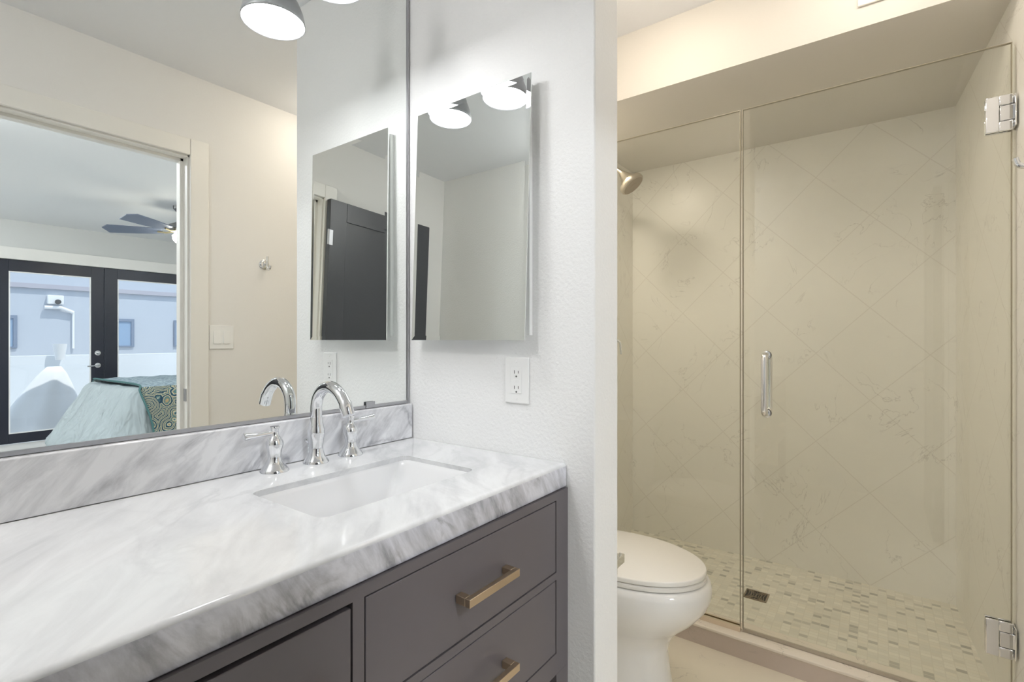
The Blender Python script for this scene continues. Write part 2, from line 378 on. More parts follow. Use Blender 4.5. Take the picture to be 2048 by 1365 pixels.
# ------------------------------------------------------------------ vanity cabinet
va = thing('vanity_cabinet', (0.22, 0.88, 0), 'taupe grey vanity cabinet with bronze pulls under the marble counter', 'cabinet')
YF = 0.608; cx0, cx1 = XL + 0.004, XS - 0.002
ff = B()
box(ff, cx0, cx1, YF, YF + 0.02, 0.783, ZU - 0.001)
for a, c in ((1.007, cx1), (0.444, 0.464), (-0.022, 0.0), (cx0, -0.565)):
    box(ff, a, c, YF, YF + 0.02, 0.375, 0.783)
for a, c in ((0.464, 1.007), (0.0, 0.444), (-0.565, -0.022)):
    box(ff, a, c, YF, YF + 0.02, 0.375, 0.424)
for a, c in ((0.464, 1.007), (-0.565, -0.022)):
    box(ff, a, c, YF, YF + 0.02, 0.597, 0.614)
obj('face_frame', ff, M_cab, va)
cb = B(); box(cb, cx0, cx0 + 0.018, YF + 0.02, YM - 0.01, 0.375, ZU - 0.02); box(cb, cx1 - 0.018, cx1, YF + 0.02, YM - 0.01, 0.375, ZU - 0.02)
box(cb, cx0, cx1, YF + 0.02, YM - 0.01, 0.375, 0.39); box(cb, cx0, cx1, YM - 0.02, YM - 0.01, 0.375, ZU - 0.02)
obj('carcass', cb, M_cab, va)
obj('bottom_shelf', box(B(), cx0 + 0.002, cx1 - 0.002, YF + 0.03, YM - 0.01, 0.10, 0.12), M_cab, va)
for (a, c) in ((cx0, cx0 + 0.05), (cx1 - 0.053, cx1)):
    for (p, q) in ((YF, YF + 0.05), (YM - 0.06, YM - 0.01)):
        obj('leg', box(B(), a, c, p, q, 0.0, 0.3745), M_cab, va)
G = 0.0028
def pull(parent, xc, zc):
    b_ = B(); L = 0.151; x0, x1 = xc - L / 2, xc + L / 2; h = 0.0075
    box(b_, x0, x1, YF - 0.034, YF - 0.0225, zc - h, zc + h)
    for s in (x0, x1 - 0.015): box(b_, s, s + 0.015, YF - 0.0228, YF - 0.0005, zc - h, zc + h)
    return obj('pull', b_, M_bronze, parent, bevel=0.0008, label='satin bronze bar pull')
def drawer(x0, x1, z0, z1):
    d = obj('drawer', box(B(), x0 + G, x1 - G, YF + 0.0005, YF + 0.0195, z0 + G, z1 - G), M_cab, va, bevel=0.0012)
    dn = box(B(), x0 + 0.02, x1 - 0.02, YF + 0.02, YF + 0.04, z0 + 0.015, z1 - 0.015)
    obj('drawer_box', dn, M_dark, d)
    pull(d, (x0 + x1) / 2, (z0 + z1) / 2 - 0.001)
drawer(0.464, 1.007, 0.614, 0.783); drawer(0.464, 1.007, 0.424, 0.597)
drawer(-0.565, -0.022, 0.614, 0.783); drawer(-0.565, -0.022, 0.424, 0.597)
d = obj('cabinet_door', box(B(), 0.0 + G, 0.444 - G, YF + 0.0005, YF + 0.0195, 0.424 + G, 0.783 - 0.008), M_cab, va, bevel=0.0012)
b_ = B(); box(b_, 0.39, 0.405, YF - 0.034, YF - 0.0225, 0.56, 0.69)
for zz in (0.56, 0.675): box(b_, 0.39, 0.405, YF - 0.0228, YF - 0.0005, zz, zz + 0.015)
obj('pull', b_, M_bronze, d, bevel=0.0008, label='satin bronze bar pull')
obj('interior_shade_sheet', box(B(), cx0 + 0.02, cx1 - 0.02, YF + 0.05, YF + 0.06, 0.40, ZU - 0.01), M_dark, va)  # near-black sheet paints in the shade behind the cabinet fronts

# ------------------------------------------------------------------ countertop
SX0, SX1, SY0, SY1 = 0.487, 0.886, 0.752, 0.996
ct = thing('countertop', (0.22, 0.9, ZU), 'thick white and grey veined marble countertop with polished rounded edge', 'countertop')
bm = B(); FY = 0.6125
def ring(pts, z): return [bm.verts.new((x, y, z)) for x, y in pts]
outer = [(cx0, FY + 0.02), (XS - 0.0015, FY + 0.02), (XS - 0.0015, YM - 0.002), (cx0, YM - 0.002)]
inner = [(p[0], p[1]) for p in rrect(SX0, SX1, SY0, SY1, 0.022, 0)]
for z in (ZC, ZC - 0.015):
    ro = ring(outer, z); ri = ring(inner, z)
    es = [bm.edges.new((r[i], r[(i + 1) % len(r)])) for r in (ro, ri) for i in range(len(r))]
    bmesh.ops.triangle_fill(bm, use_beauty=True, use_dissolve=False, edges=es)
    if z == ZC: t0, h0 = ro, ri
    else: t1, h1 = ro, ri
for a, c in ((t0, t1), (h0, h1)):
    for i in range(len(a)):
        if a is t0 and i == 0: continue
        bm.faces.new((a[i], a[(i + 1) % len(a)], c[(i + 1) % len(a)], c[i]))
for f in bm.faces[:]:
    if f.calc_area() < 1e-12: bm.faces.remove(f)
slab = obj('slab', bm, M_top, ct)
# front apron with rounded nose, made as a profile swept along x
prof = [(FY + 0.02, ZC)]; R_ = 0.009
for k in range(7):
    a = math.radians(90 + 90 * k / 6); prof.append((FY + R_ + R_ * math.cos(a), ZC - R_ + R_ * math.sin(a)))
prof += [(FY, ZU + 0.003), (FY + 0.003, ZU), (FY + 0.02, ZU), ]
bm = loft(B(), [[(x, y, z) for y, z in prof] for x in (cx0, XS - 0.0015)])
apr = obj('front_apron', bm, (M_edge, M_top), ct, smooth=True, angle=50, label='strongly grey veined mitred front edge')
for p in apr.data.polygons:
    if p.normal.z > 0.35: p.material_index = 1
# undermount sink
sk = thing('sink_basin', (0.687, 0.874, ZC - 0.02), 'rectangular white porcelain sink set under the marble counter', 'sink')
o_ = 0.006; zt = ZC - 0.0155
rs = [rrect(SX0 - o_ - 0.02, SX1 + o_ + 0.02, SY0 - o_ - 0.02, SY1 + o_ + 0.02, 0.03, zt),
      rrect(SX0 - o_, SX1 + o_, SY0 - o_, SY1 + o_, 0.024, zt),
      rrect(SX0 - o_ + 0.002, SX1 + o_ - 0.012, SY0 - o_ + 0.002, SY1 + o_ - 0.003, 0.026, zt - 0.008),
      rrect(SX0 + 0.010, SX1 - 0.050, SY0 + 0.006, SY1 - 0.016, 0.035, zt - 0.075),
      rrect(SX0 + 0.020, SX1 - 0.074, SY0 + 0.015, SY1 - 0.026, 0.045, zt - 0.100),
      rrect(SX0 + 0.045, SX1 - 0.115, SY0 + 0.035, SY1 - 0.050, 0.05, zt - 0.110)]
bm = loft(B(), rs, False, True)
bo = obj('bowl', bm, M_sink, sk, smooth=True, angle=60)
sm = bo.modifiers.new('solid', 'SOLIDIFY'); sm.thickness = 0.008; sm.offset = 1
lathe_ = lathe(B(), [(0.030, 0), (0.030, 0.002), (0.022, 0.003), (0.020, 0.001)], (0.66, 0.87, zt - 0.1095), (0, 0, 1), 28)
obj('drain', lathe_, M_chrome, sk, smooth=True, label='chrome drain')
# backsplash
bs = obj('backsplash', box(B(), cx0, 1.0575, 1.1525, YM - 0.001, ZC + 0.0008, 0.9645), M_splash, bevel=0.003)
tag(bs, 'low grey veined marble backsplash between counter and mirror', 'backsplash')

# ------------------------------------------------------------------ faucet
fa = thing('faucet', (0.704, 1.11, ZC), 'chrome widespread faucet with arched spout behind the sink', 'faucet')
fx, fy = 0.706, 1.112
bm = lathe(B(), [(0.030, 0), (0.0302, 0.003), (0.027, 0.008), (0.0205, 0.018), (0.0166, 0.030), (0.0158, 0.040), (0.0178, 0.055), (0.0202, 0.070), (0.0196, 0.082), (0.0160, 0.098), (0.0138, 0.112)], (fx, fy, ZC), seg=40)
obj('spout_base', bm, M_chrome, fa, smooth=True, angle=60)
path = spline([(fx, fy, ZC + 0.110), (fx, fy - 0.001, ZC + 0.142), (fx, fy - 0.011, ZC + 0.166), (fx, fy - 0.034, ZC + 0.184), (fx, fy - 0.064, ZC + 0.188), (fx, fy - 0.094, ZC + 0.175), (fx, fy - 0.117, ZC + 0.151), (fx, fy - 0.129, ZC + 0.126)], 7)
n_ = len(path); rad = [0.0138 + 0.0005 * math.sin(math.pi * i / n_) + (0.0010 if i > n_ - 9 else 0) for i in range(n_)]
obj('spout', tube(B(), path, rad, 24), M_chrome, fa, smooth=True, angle=60)
def handle(x, sgn):
    bm = lathe(B(), [(0.031, 0), (0.0312, 0.003), (0.028, 0.008), (0.0215, 0.016), (0.0158, 0.025), (0.0138, 0.036), (0.0156, 0.048), (0.0188, 0.060), (0.0186, 0.068), (0.0140, 0.077), (0.0098, 0.082), (0.0088, 0.086), (0.0082, 0.094), (0.0105, 0.101), (0.0098, 0.103)], (x, 1.113, ZC), seg=40)
    h = obj('handle', bm, M_chrome, fa, smooth=True, angle=60)
    lv = lathe(B(), [(0.0052, 0.0), (0.0052, 0.012), (0.0048, 0.030), (0.0062, 0.050), (0.0082, 0.066), (0.0086, 0.070), (0.0060, 0.0715)], (x, 1.113, ZC + 0.0885), (sgn, -0.04, 0.03 if sgn > 0 else 0.0), 20)
    obj('lever', lv, M_chrome, h, smooth=True, angle=60)
handle(0.602, -1); handle(0.806, 1)
bm = tube(B(), [(fx - 0.004, 1.138, ZC), (fx - 0.004, 1.138, ZC + 0.046)], 0.0025, 10); lathe(bm, [(0.003, 0), (0.0045, 0.004), (0.0062, 0.010), (0.0050, 0.013)], (fx - 0.004, 1.138, ZC + 0.046), (-0.55, 0.1, 0.8), 16)
obj('lift_rod', bm, M_chrome, fa, smooth=True)

# ------------------------------------------------------------------ vanity mirror
mr = thing('vanity_mirror', (0.2, YM, 0.97), 'large frameless wall mirror above the marble backsplash', 'mirror')
MX1 = 1.0505; MZ0, MZ1 = 0.9735, 2.28
gl = box(B(), XL + 0.005, MX1, 1.170, YM - 0.0005, MZ0, MZ1)
obj('mirror_glass', gl, M_mirror, mr)
obj('bottom_channel', box(B(), XL + 0.005, MX1 + 0.002, 1.1665, YM - 0.0005, 0.966, MZ0 + 0.0005), M_satin, mr, label='thin grey metal channel')
obj('side_channel', box(B(), MX1 + 0.0003, MX1 + 0.0045, 1.1665, YM - 0.0005, 0.966, MZ1), M_satin, mr, label='thin grey metal edge strip')
bm = box(B(), 0.895, 0.925, 1.1640, 1.1664, 0.966, 0.984)
obj('mirror_clip', bm, M_satin, mr, label='small metal mirror clip')

# ------------------------------------------------------------------ medicine cabinet with bevelled mirror door
mc = thing('medicine_cabinet', (XS, 0.90, 1.49), 'frameless mirrored medicine cabinet on the white stub wall above the outlet', 'cabinet')
obj('cabinet_body', box(B(), XS - 0.014, XS - 0.0005, 0.712, 1.097, 1.172, 1.812), M_plastic, mc, label='white cabinet body')
TL, TR = Vector((1.0335, 1.103, 1.825)), Vector((1.0305, 0.695, 1.825))
BL, BR = Vector((1.0175, 1.113, 1.159)), Vector((1.0145, 0.705, 1.159))
nrm = (BL - TL).cross(TR - TL).normalized()
if nrm.x > 0: nrm = -nrm
bv = 0.0125; th = 0.00036
o4 = [TL, TR, BR, BL]; cen = sum(o4, Vector()) / 4
exu = (TR - TL).normalized(); eyu = (BL - TL).normalized()
i4 = [TL + exu * bv + eyu * bv, TR - exu * bv + eyu * bv, BR - exu * bv - eyu * bv, BL + exu * bv - eyu * bv]
bm = B()
A = [bm.verts.new(p) for p in o4]; I = [bm.verts.new(p - nrm * th) for p in i4]; K = [bm.verts.new(p - nrm * 0.004) for p in o4]
bm.faces.new(I)
for i in range(4):
    j = (i + 1) % 4
    bm.faces.new((A[i], A[j], I[j], I[i])); bm.faces.new((K[i], K[j], A[j], A[i]))
bm.faces.new(K[::-1])
obj('mirror_door', bm, M_mirror, mc, label='frameless mirror door with angled glass edges')

# ------------------------------------------------------------------ outlet and switch
ou = thing('wall_outlet', (XS, 0.7585, 1.0545), 'white double electrical outlet on the stub wall above the counter', 'outlet')
obj('cover_plate', box(B(), XS - 0.005, XS - 0.0005, 0.7205, 0.7965, 0.9945, 1.1145), M_plastic, ou, bevel=0.0025)
rc = obj('receptacle', box(B(), XS - 0.0066, XS - 0.005, 0.7425, 0.7755, 1.0205, 1.0885), M_plastic, ou, bevel=0.0006)
for dz in (0.0185, -0.0215):
    bm = B(); zc = 1.0545 + dz
    for dy, hh in ((-0.0062, 0.0036), (0.0062, 0.0044)): box(bm, XS - 0.0070, XS - 0.0064, 0.7585 + dy - 0.0009, 0.7585 + dy + 0.0009, zc - hh + 0.003, zc + hh + 0.003)
    lathe(bm, [(0.0026, 0), (0.0026, 0.0005)], (XS - 0.0065, 0.7585, zc - 0.0085), (-1, 0, 0), 12)
    obj('socket_slots', bm, M_slot, rc, label='dark plug slots')
bt = B(); box(bt, XS - 0.0072, XS - 0.0064, 0.7505, 0.7585, 1.050, 1.0565); box(bt, XS - 0.0072, XS - 0.0064, 0.7590, 0.767, 1.050, 1.0565)
obj('test_button', bt, M_plastic, rc, bevel=0.0003)
for zc in (1.103, 1.006):
    obj('cover_screw', lathe(B(), [(0.003, 0), (0.003, 0.0006), (0.002, 0.001)], (XS - 0.005, 0.7585, zc), (-1, 0, 0), 14), M_plastic, ou)
sw = thing('light_switch', (1.163, YO, 1.172), 'white double rocker light switch beside the doorway, seen in the mirror', 'light switch')
obj('cover_plate', box(B(), 1.105, 1.221, YO + 0.0005, YO + 0.0055, 1.114, 1.231), M_plastic, sw, bevel=0.002)
for xc in (1.140, 1.186):
    bm = B(); vs = [(xc - 0.016, 0.0055, 1.140), (xc + 0.016, 0.0055, 1.140), (xc + 0.016, 0.0055, 1.205), (xc - 0.016, 0.0055, 1.205)]
    a = [bm.verts.new((x, YO + y, z)) for x, y, z in vs]; c = [bm.verts.new((x, YO + (0.011 if z < 1.15 else 0.0065), z)) for x, y, z in vs]
    bm.faces.new(a); bm.faces.new(c)
    for i in range(4): bm.faces.new((a[i], a[(i + 1) % 4], c[(i + 1) % 4], c[i]))
    obj('rocker', bm, M_plastic, sw, bevel=0.001)

# ------------------------------------------------------------------ robe hooks
def robe_hook(x, z, label, y=YO):
    t = thing('robe_hook', (x, y, z), label, 'hook', 'chrome robe hooks on the wall behind')
    obj('rosette', lathe(B(), [(0.026, 0.0005), (0.026, 0.006), (0.021, 0.010), (0.010, 0.012)], (x, y, z), (0, 1, 0), 28), M_chrome, t, smooth=True, angle=40)
    bm = tube(B(), [(x, y + 0.010, z), (x, y + 0.034, z)], 0.007, 16)
    tube(bm, spline([(x, y + 0.036, z + 0.040), (x, y + 0.036, z + 0.010), (x, y + 0.036, z - 0.018), (x, y + 0.046, z - 0.030), (x, y + 0.060, z - 0.026), (x, y + 0.066, z - 0.010)], 6), 0.0062, 14)
    obj('hook_arm', bm, M_chrome, t, smooth=True, angle=50)
robe_hook(1.378, 1.563, 'chrome robe hook on the ivory wall between switch and corner, seen in the mirror')
robe_hook(1.595, 1.583, 'chrome robe hook at the far right edge beside the shower door', -0.318)

# ------------------------------------------------------------------ vanity sconce
SXc, SYc, SZc = 0.700, 1.040, 2.005
sc_ = thing('vanity_sconce', (SXc, YM, 2.33), 'bell shaded vanity lamp over the sink with glowing white opening', 'lamp')
obj('wall_plate', lathe(B(), [(0.055, 0.0005), (0.055, 0.012), (0.045, 0.020)], (SXc, YM, 2.345), (0, -1, 0), 32), M_nickel, sc_, smooth=True)
obj('arm', tube(B(), spline([(SXc, YM - 0.018, 2.345), (SXc, YM - 0.06, 2.352), (SXc, SYc + 0.02, 2.335), (SXc, SYc, 2.29), (SXc, SYc, 2.16)], 6), 0.008, 14), M_nickel, sc_, smooth=True)
sh = lathe(B(), [(0.079, 0.0), (0.0785, 0.008), (0.074, 0.030), (0.063, 0.058), (0.045, 0.082), (0.028, 0.098), (0.022, 0.110), (0.022, 0.150), (0.018, 0.156)], (SXc, SYc, SZc), seg=48, cap0=False)
so = obj('lamp_shade', sh, M_shade, sc_, smooth=True, angle=60); sm = so.modifiers.new('solid', 'SOLIDIFY'); sm.thickness = 0.0015
obj('diffuser', lathe(B(), [(0.0755, 0.003), (0.0755, 0.005)], (SXc, SYc, SZc), seg=48), emit('sconce glow', (0.975, 0.985, 1.0), L_SCONCE), sc_, label='glowing white lamp opening')
# unseen overhead lamps, added to bring up the brightness of the rooms
def unseen_dome_light(x, y, z, r, col, st, label):
    t = thing('unseen_ceiling_light', (x, y, z), label, 'lamp')
    obj('base_ring', lathe(B(), [(r + 0.01, -0.0005), (r + 0.01, -0.012), (r, -0.016)], (x, y, z), seg=40), M_plastic, t, smooth=True)
    obj('dome', lathe(B(), [(r, -0.0165), (r * 0.93, -0.040), (r * 0.72, -0.060), (r * 0.41, -0.072), (0.01, -0.076)], (x, y, z), seg=40), emit('unseen dome glow', col, st), t, smooth=True, label='glowing dome of the unseen light')
unseen_dome_light(1.52, 0.62, CEIL, 0.145, (1.0, 0.885, 0.73), L_TOILET, 'unseen warm domed ceiling light above the toilet')
t = thing('added_shower_light', (2.12, 1.08, SOF), 'small unseen light added over the shower head end of the shower', 'lamp')  # hidden lamp added to lift the brightness of the shower tile
obj('trim_ring', lathe(B(), [(0.072, -0.0005), (0.070, -0.004), (0.056, -0.006), (0.056, -0.0005)], (2.12, 1.08, SOF), seg=32), M_plastic, t, smooth=True)
obj('lens', lathe(B(), [(0.055, -0.002), (0.055, -0.005)], (2.12, 1.08, SOF), seg=32), emit('added shower glow', (1.0, 0.90, 0.75), 118.0), t, label='glowing lens of the added light')
unseen_dome_light(1.64, -0.02, CEIL, 0.10, (1.0, 0.90, 0.77), 17.0, 'small unseen dome light added in front of the shower door')  # added to light header and shower more evenly
unseen_dome_light(-0.45, 1.0, CEIL, 0.12, (1.0, 0.985, 0.97), 66.0, 'unseen dome light added over the left end of the vanity')  # added for more ambient light on ceiling and counter

# ------------------------------------------------------------------ toilet
to = thing('toilet', (1.57, 0.8, 0), 'white two-piece toilet with closed elongated lid beside the stub wall', 'toilet')
TX = 1.57
def egg(a, yf, yb, z, b=0.253, n=48, flat=0.75):
    out = []
    for k in range(n):
        t = 2 * math.pi * k / n; c, s_ = math.cos(t), math.sin(t)
        if s_ <= 0: y = yf + b + b * s_; x = a * c
        else:
            bb = yb - (yf + b); y = yf + b + bb * (s_ ** 0.8); x = a * (abs(c) ** flat) * (1 if c >= 0 else -1)
        out.append((TX + x, y, z))
    return out
rings = [egg(0.128, 0.515, 0.93, 0.0, 0.2), egg(0.120, 0.520, 0.93, 0.03, 0.2), egg(0.112, 0.532, 0.93, 0.10, 0.2), egg(0.114, 0.540, 0.93, 0.17, 0.2), egg(0.122, 0.530, 0.93, 0.21, 0.2),
         egg(0.142, 0.500, 0.93, 0.25, 0.22), egg(0.166, 0.455, 0.93, 0.29, 0.24), egg(0.181, 0.420, 0.93, 0.335, 0.25), egg(0.186, 0.407, 0.93, 0.37, 0.253), egg(0.186, 0.407, 0.93, 0.395, 0.253),
         egg(0.182, 0.412, 0.93, 0.412, 0.253), egg(0.170, 0.425, 0.92, 0.416, 0.25)]
obj('bowl', loft(B(), rings), M_porc, to, smooth=True, angle=60)
obj('seat', loft(B(), [egg(0.172, 0.428, 0.90, 0.4165), egg(0.177, 0.422, 0.90, 0.420), egg(0.177, 0.422, 0.90, 0.430), egg(0.172, 0.427, 0.90, 0.4335)]), M_toiletlid, to, smooth=True, angle=50)
obj('lid', loft(B(), [egg(0.172, 0.428, 0.90, 0.434), egg(0.1775, 0.4225, 0.90, 0.437), egg(0.1775, 0.4225, 0.90, 0.447), egg(0.1765, 0.4235, 0.899, 0.4495), egg(0.1735, 0.4265, 0.896, 0.4505)]), M_toiletlid, to, smooth=True, angle=50)
obj('tank', loft(B(), [rrect(TX - 0.19, TX + 0.19, 0.975, 1.155, 0.03, 0.40), rrect(TX - 0.215, TX + 0.215, 0.955, 1.16, 0.035, 0.75)]), M_porc, to, smooth=True)
obj('tank_lid', loft(B(), [rrect(TX - 0.222, TX + 0.222, 0.948, 1.164, 0.035, 0.7505), rrect(TX - 0.222, TX + 0.222, 0.948, 1.164, 0.035, 0.78), rrect(TX - 0.21, TX + 0.21, 0.96, 1.155, 0.03, 0.787)]), M_porc, to, smooth=True)
obj('flush_lever', tube(B(), [(TX - 0.15, 0.958, 0.69), (TX - 0.15, 0.935, 0.69), (TX - 0.10, 0.93, 0.685)], 0.006), M_chrome, to, smooth=True, label='chrome flush lever')
# paper holder on the far side of the stub wall
ph = thing('toilet_paper_holder', (XS2, 0.575, 0.58), 'chrome toilet paper holder just past the end of the stub wall', 'paper holder')
obj('mount_plate', box(B(), XS2 + 0.0005, XS2 + 0.010, 0.540, 0.585, 0.555, 0.605), M_chrome, ph, bevel=0.003)
bm = box(B(), XS2 + 0.010, XS2 + 0.062, 0.544, 0.560, 0.566, 0.590)
obj('post', bm, M_chrome, ph, bevel=0.002)
obj('arm', box(B(), XS2 + 0.046, XS2 + 0.0620, 0.560, 0.72, 0.571, 0.587), M_chrome, ph, bevel=0.003)

# ------------------------------------------------------------------ shower glass
GY = 0.409; GT = 2.012
sp = thing('fixed_shower_glass', (XG, 0.8, 0.077), 'fixed clear glass shower panel standing in a metal channel', 'glass panel')
def pane(x0, x1, y0, y1, z0, z1):
    return box(B(), x0, x1, y0, y1, z0, z1)
obj('glass_pane', pane(XG - 0.005, XG + 0.005, GY + 0.0055, YSL - 0.002, 0.0815, GT), M_glass, sp)
ed = B(); box(ed, XG - 0.0052, XG + 0.0052, GY + 0.0035, GY + 0.0055, 0.0815, GT); box(ed, XG - 0.0052, XG + 0.0052, GY + 0.0035, YSL - 0.002, GT, GT + 0.0015)
obj('glass_edge', ed, M_glassedge, sp, label='greenish polished glass edge')
ch = B(); box(ch, XG - 0.015, XG - 0.0055, GY + 0.003, YSL - 0.002, 0.0775, 0.0965); box(ch, XG + 0.0055, XG + 0.015, GY + 0.003, YSL - 0.002, 0.0775, 0.0965); box(ch, XG - 0.0055, XG + 0.0055, GY + 0.003, YSL - 0.002, 0.0775, 0.081)
obj('channel', ch, M_channel, sp, label='pale nickel floor channel')
sd_ = thing('shower_door', (XG, 0.05, 0.09), 'frameless hinged clear glass shower door with chrome pull', 'shower door')
obj('glass_pane', pane(XG - 0.005, XG + 0.005, -0.3085, GY - 0.0055, 0.0905, GT), M_glass, sd_)
ed = B(); box(ed, XG - 0.0052, XG + 0.0052, GY - 0.0055, GY - 0.0035, 0.0905, GT); box(ed, XG - 0.0052, XG + 0.0052, -0.3105, -0.3085, 0.0905, GT); box(ed, XG - 0.0052, XG + 0.0052, -0.3105, GY - 0.0035, GT, GT + 0.0015)
obj('glass_edge', ed, M_glassedge, sd_, label='greenish polished glass edge')
obj('sweep', box(B(), XG - 0.004, XG + 0.004, -0.3085, GY - 0.004, 0.079, 0.0902), plain('clear vinyl sweep', (0.50, 0.44, 0.36), 0.4), sd_, label='vinyl sweep at the door bottom')
hy = 0.325
for sgn, nm in ((-1, 'outer'), (1, 'inner')):
    z0, z1 = 0.894, 1.104; X0 = XG + sgn * 0.0055; X1 = XG + sgn * 0.050
    pts = [(X0, hy, z0), (X1 - sgn * 0.018, hy, z0), (X1 - sgn * 0.006, hy, z0 + 0.005), (X1, hy, z0 + 0.018), (X1, hy, z1 - 0.018), (X1 - sgn * 0.006, hy, z1 - 0.005), (X1 - sgn * 0.018, hy, z1), (X0, hy, z1)]
    bm = tube(B(), pts, 0.0110, 20)
    for z in (z0, z1): lathe(bm, [(0.0155, 0.0), (0.0155, 0.003), (0.0115, 0.004)], (XG + sgn * 0.0052, hy, z), (sgn, 0, 0), 24)
    obj('pull_handle', bm, M_chrome, sd_, smooth=True, angle=50, label='chrome tubular pull handle')
def hinge(zc):
    h = B(); w0, w1 = -0.312, -0.253; n0, n1 = zc - 0.023, zc + 0.023; H_ = 0.052
    for s_ in (-1, 1):
        a, c = sorted((XG + s_ * 0.0055, XG + s_ * 0.0135))
        box(h, a, c, -0.282, w1, zc - H_, zc + H_)
        box(h, a, c, w0, -0.2815, n1, zc + H_); box(h, a, c, w0, -0.2815, zc - H_, n0)
    hb = obj('hinge', h, M_chrome, sd_, bevel=0.0025, label='square chrome glass hinge')
    k = box(B(), XG - 0.012, XG + 0.012, -0.317, -0.2835, n0 + 0.0015, n1 - 0.0015)
    obj('knuckle', k, M_chrome, hb, bevel=0.0015)
    obj('wall_plate', box(B(), XG - 0.028, XG + 0.028, -0.3165, -0.3125, zc - 0.045, zc + 0.045), M_chrome, hb, bevel=0.0015)
hinge(1.812); hinge(0.297)

# ------------------------------------------------------------------ shower fittings
shd = thing('shower_sprayer', (2.40, YSL, 2.02), 'brushed nickel shower head on the tiled wall, half hidden by the stub wall', 'shower head')
obj('arm', tube(B(), spline([(2.40, YSL - 0.002, 2.05), (2.40, YSL - 0.05, 2.052), (2.40, YSL - 0.10, 2.040), (2.40, YSL - 0.135, 2.012)], 6), 0.011, 16), M_nickel, shd, smooth=True)
obj('flange', lathe(B(), [(0.032, 0.001), (0.030, 0.006), (0.015, 0.012)], (2.40, YSL, 2.05), (0, -1, 0), 28), M_nickel, shd, smooth=True)
ax = Vector((0.08, -0.62, -0.78)).normalized()
hc = Vector((2.40, YSL - 0.135, 2.010))
obj('spray_head', lathe(B(), [(0.016, -0.005), (0.020, 0.008), (0.030, 0.030), (0.044, 0.050), (0.046, 0.053), (0.046, 0.058), (0.060, 0.060), (0.064, 0.068), (0.064, 0.084), (0.060, 0.088), (0.056, 0.0885)], hc, ax, 40), M_nickel, shd, smooth=True, angle=50)
obj('spray_face', lathe(B(), [(0.0555, 0.0886), (0.0555, 0.0892), (0.020, 0.0896), (0.018, 0.0915)], hc, ax, 40), plain('spray face bronze', (0.36, 0.29, 0.21), 0.4), shd, label='grey spray face')
vv = thing('shower_valve', (2.40, YSL, 1.13), 'chrome shower valve lever on the tiled wall, mostly behind the stub wall', 'shower valve')
obj('escutcheon', lathe(B(), [(0.080, 0.001), (0.078, 0.006), (0.045, 0.012), (0.030, 0.045), (0.026, 0.060)], (2.40, YSL, 1.13), (0, -1, 0), 36), M_chrome, vv, smooth=True)
obj('lever', tube(B(), [(2.40, YSL - 0.06, 1.15), (2.40, YSL - 0.112, 1.155), (2.405, YSL - 0.120, 1.145), (2.41, YSL - 0.122, 1.085)], [0.009, 0.008, 0.008, 0.006], 14), M_chrome, vv, smooth=True)
dr = thing('shower_drain', (2.435, 0.436, 0.02), 'dark rectangular patterned drain grate in the mosaic shower floor', 'drain')
dx0, dx1, dy0, dy1 = 2.392, 2.480, 0.390, 0.484
fr_ = B(); box(fr_, dx0, dx1, dy0, dy0 + 0.006, 0.0203, 0.0235); box(fr_, dx0, dx1, dy1 - 0.006, dy1, 0.0203, 0.0235); box(fr_, dx0, dx0 + 0.006, dy0 + 0.006, dy1 - 0.006, 0.0203, 0.0235); box(fr_, dx1 - 0.006, dx1, dy0 + 0.006, dy1 - 0.006, 0.0203, 0.0235)
M_drain = plain('aged bronze grate', (0.30, 0.24, 0.17), 0.4, 0.7)
obj('grate_frame', fr_, M_drain, dr)
obj('grate_well', box(B(), dx0 + 0.004, dx1 - 0.004, dy0 + 0.004, dy1 - 0.004, 0.0201, 0.0208), M_dark, dr, label='dark drain well')
gr = B(); cxm, cym = (dx0 + dx1) / 2, (dy0 + dy1) / 2
for s_ in (-1, 1):
    for k in range(4):
        rr_ = 0.012 + 0.010 * k
        pts = [(cxm + 0.040 * math.sin(a_) * 0.95, cym + s_ * (0.042 - rr_ * math.cos(a_)), 0.0222) for a_ in [math.radians(t_) for t_ in range(-75, 76, 15)]]
        tube(gr, pts, 0.0017, 6)
for yy in (-0.018, 0, 0.018): tube(gr, [(dx0 + 0.006, cym + yy, 0.0222), (dx1 - 0.006, cym + yy, 0.0222)], 0.0012, 6)
obj('grate_pattern', gr, M_drain, dr)
vt = obj('vent_cover', box(B(), XC - 0.008, XC - 0.0005, -0.28, 0.053, 2.228, 2.36), M_vent, bevel=0.003)
tag(vt, 'flat cream vent cover high on the header above the shower door', 'vent')

# ------------------------------------------------------------------ bedroom beyond the doorway
YB0 = YO - 0.12; YBF = MYR(7.75); BX0, BX1, BC = -1.6, 4.6, 2.49
struct('floor', box(B(), BX0, BX1, YBF, YB0, -0.1, -0.001), M_carpet, 'beige carpet floor of the bedroom', 'floor')
struct('ceiling', box(B(), BX0 - 0.1, BX1 + 0.1, YBF - 0.1, YB0, BC, BC + 0.1), M_bedceil, 'white bedroom ceiling above the fan, seen in the mirror', 'ceiling')
bm = B(); box(bm, BX0, XL - 0.12, YB0 - 0.001, YB0 + 0.1, 0, BC); box(bm, 1.90, BX1, YB0 - 0.01, YB0 + 0.0, 0, BC); box(bm, XL - 0.12, 1.90, YB0, YB0 + 0.05, CEIL, BC)
struct('wall_bedroom_near', bm, M_bedwall, 'bedroom side of the wall between bedroom and bathroom', 'wall')
struct('wall_bedroom_left', box(B(), BX0 - 0.1, BX0, YBF - 0.1, YB0 + 0.1, 0, BC), M_bedwall, 'left bedroom wall out of direct sight', 'wall')
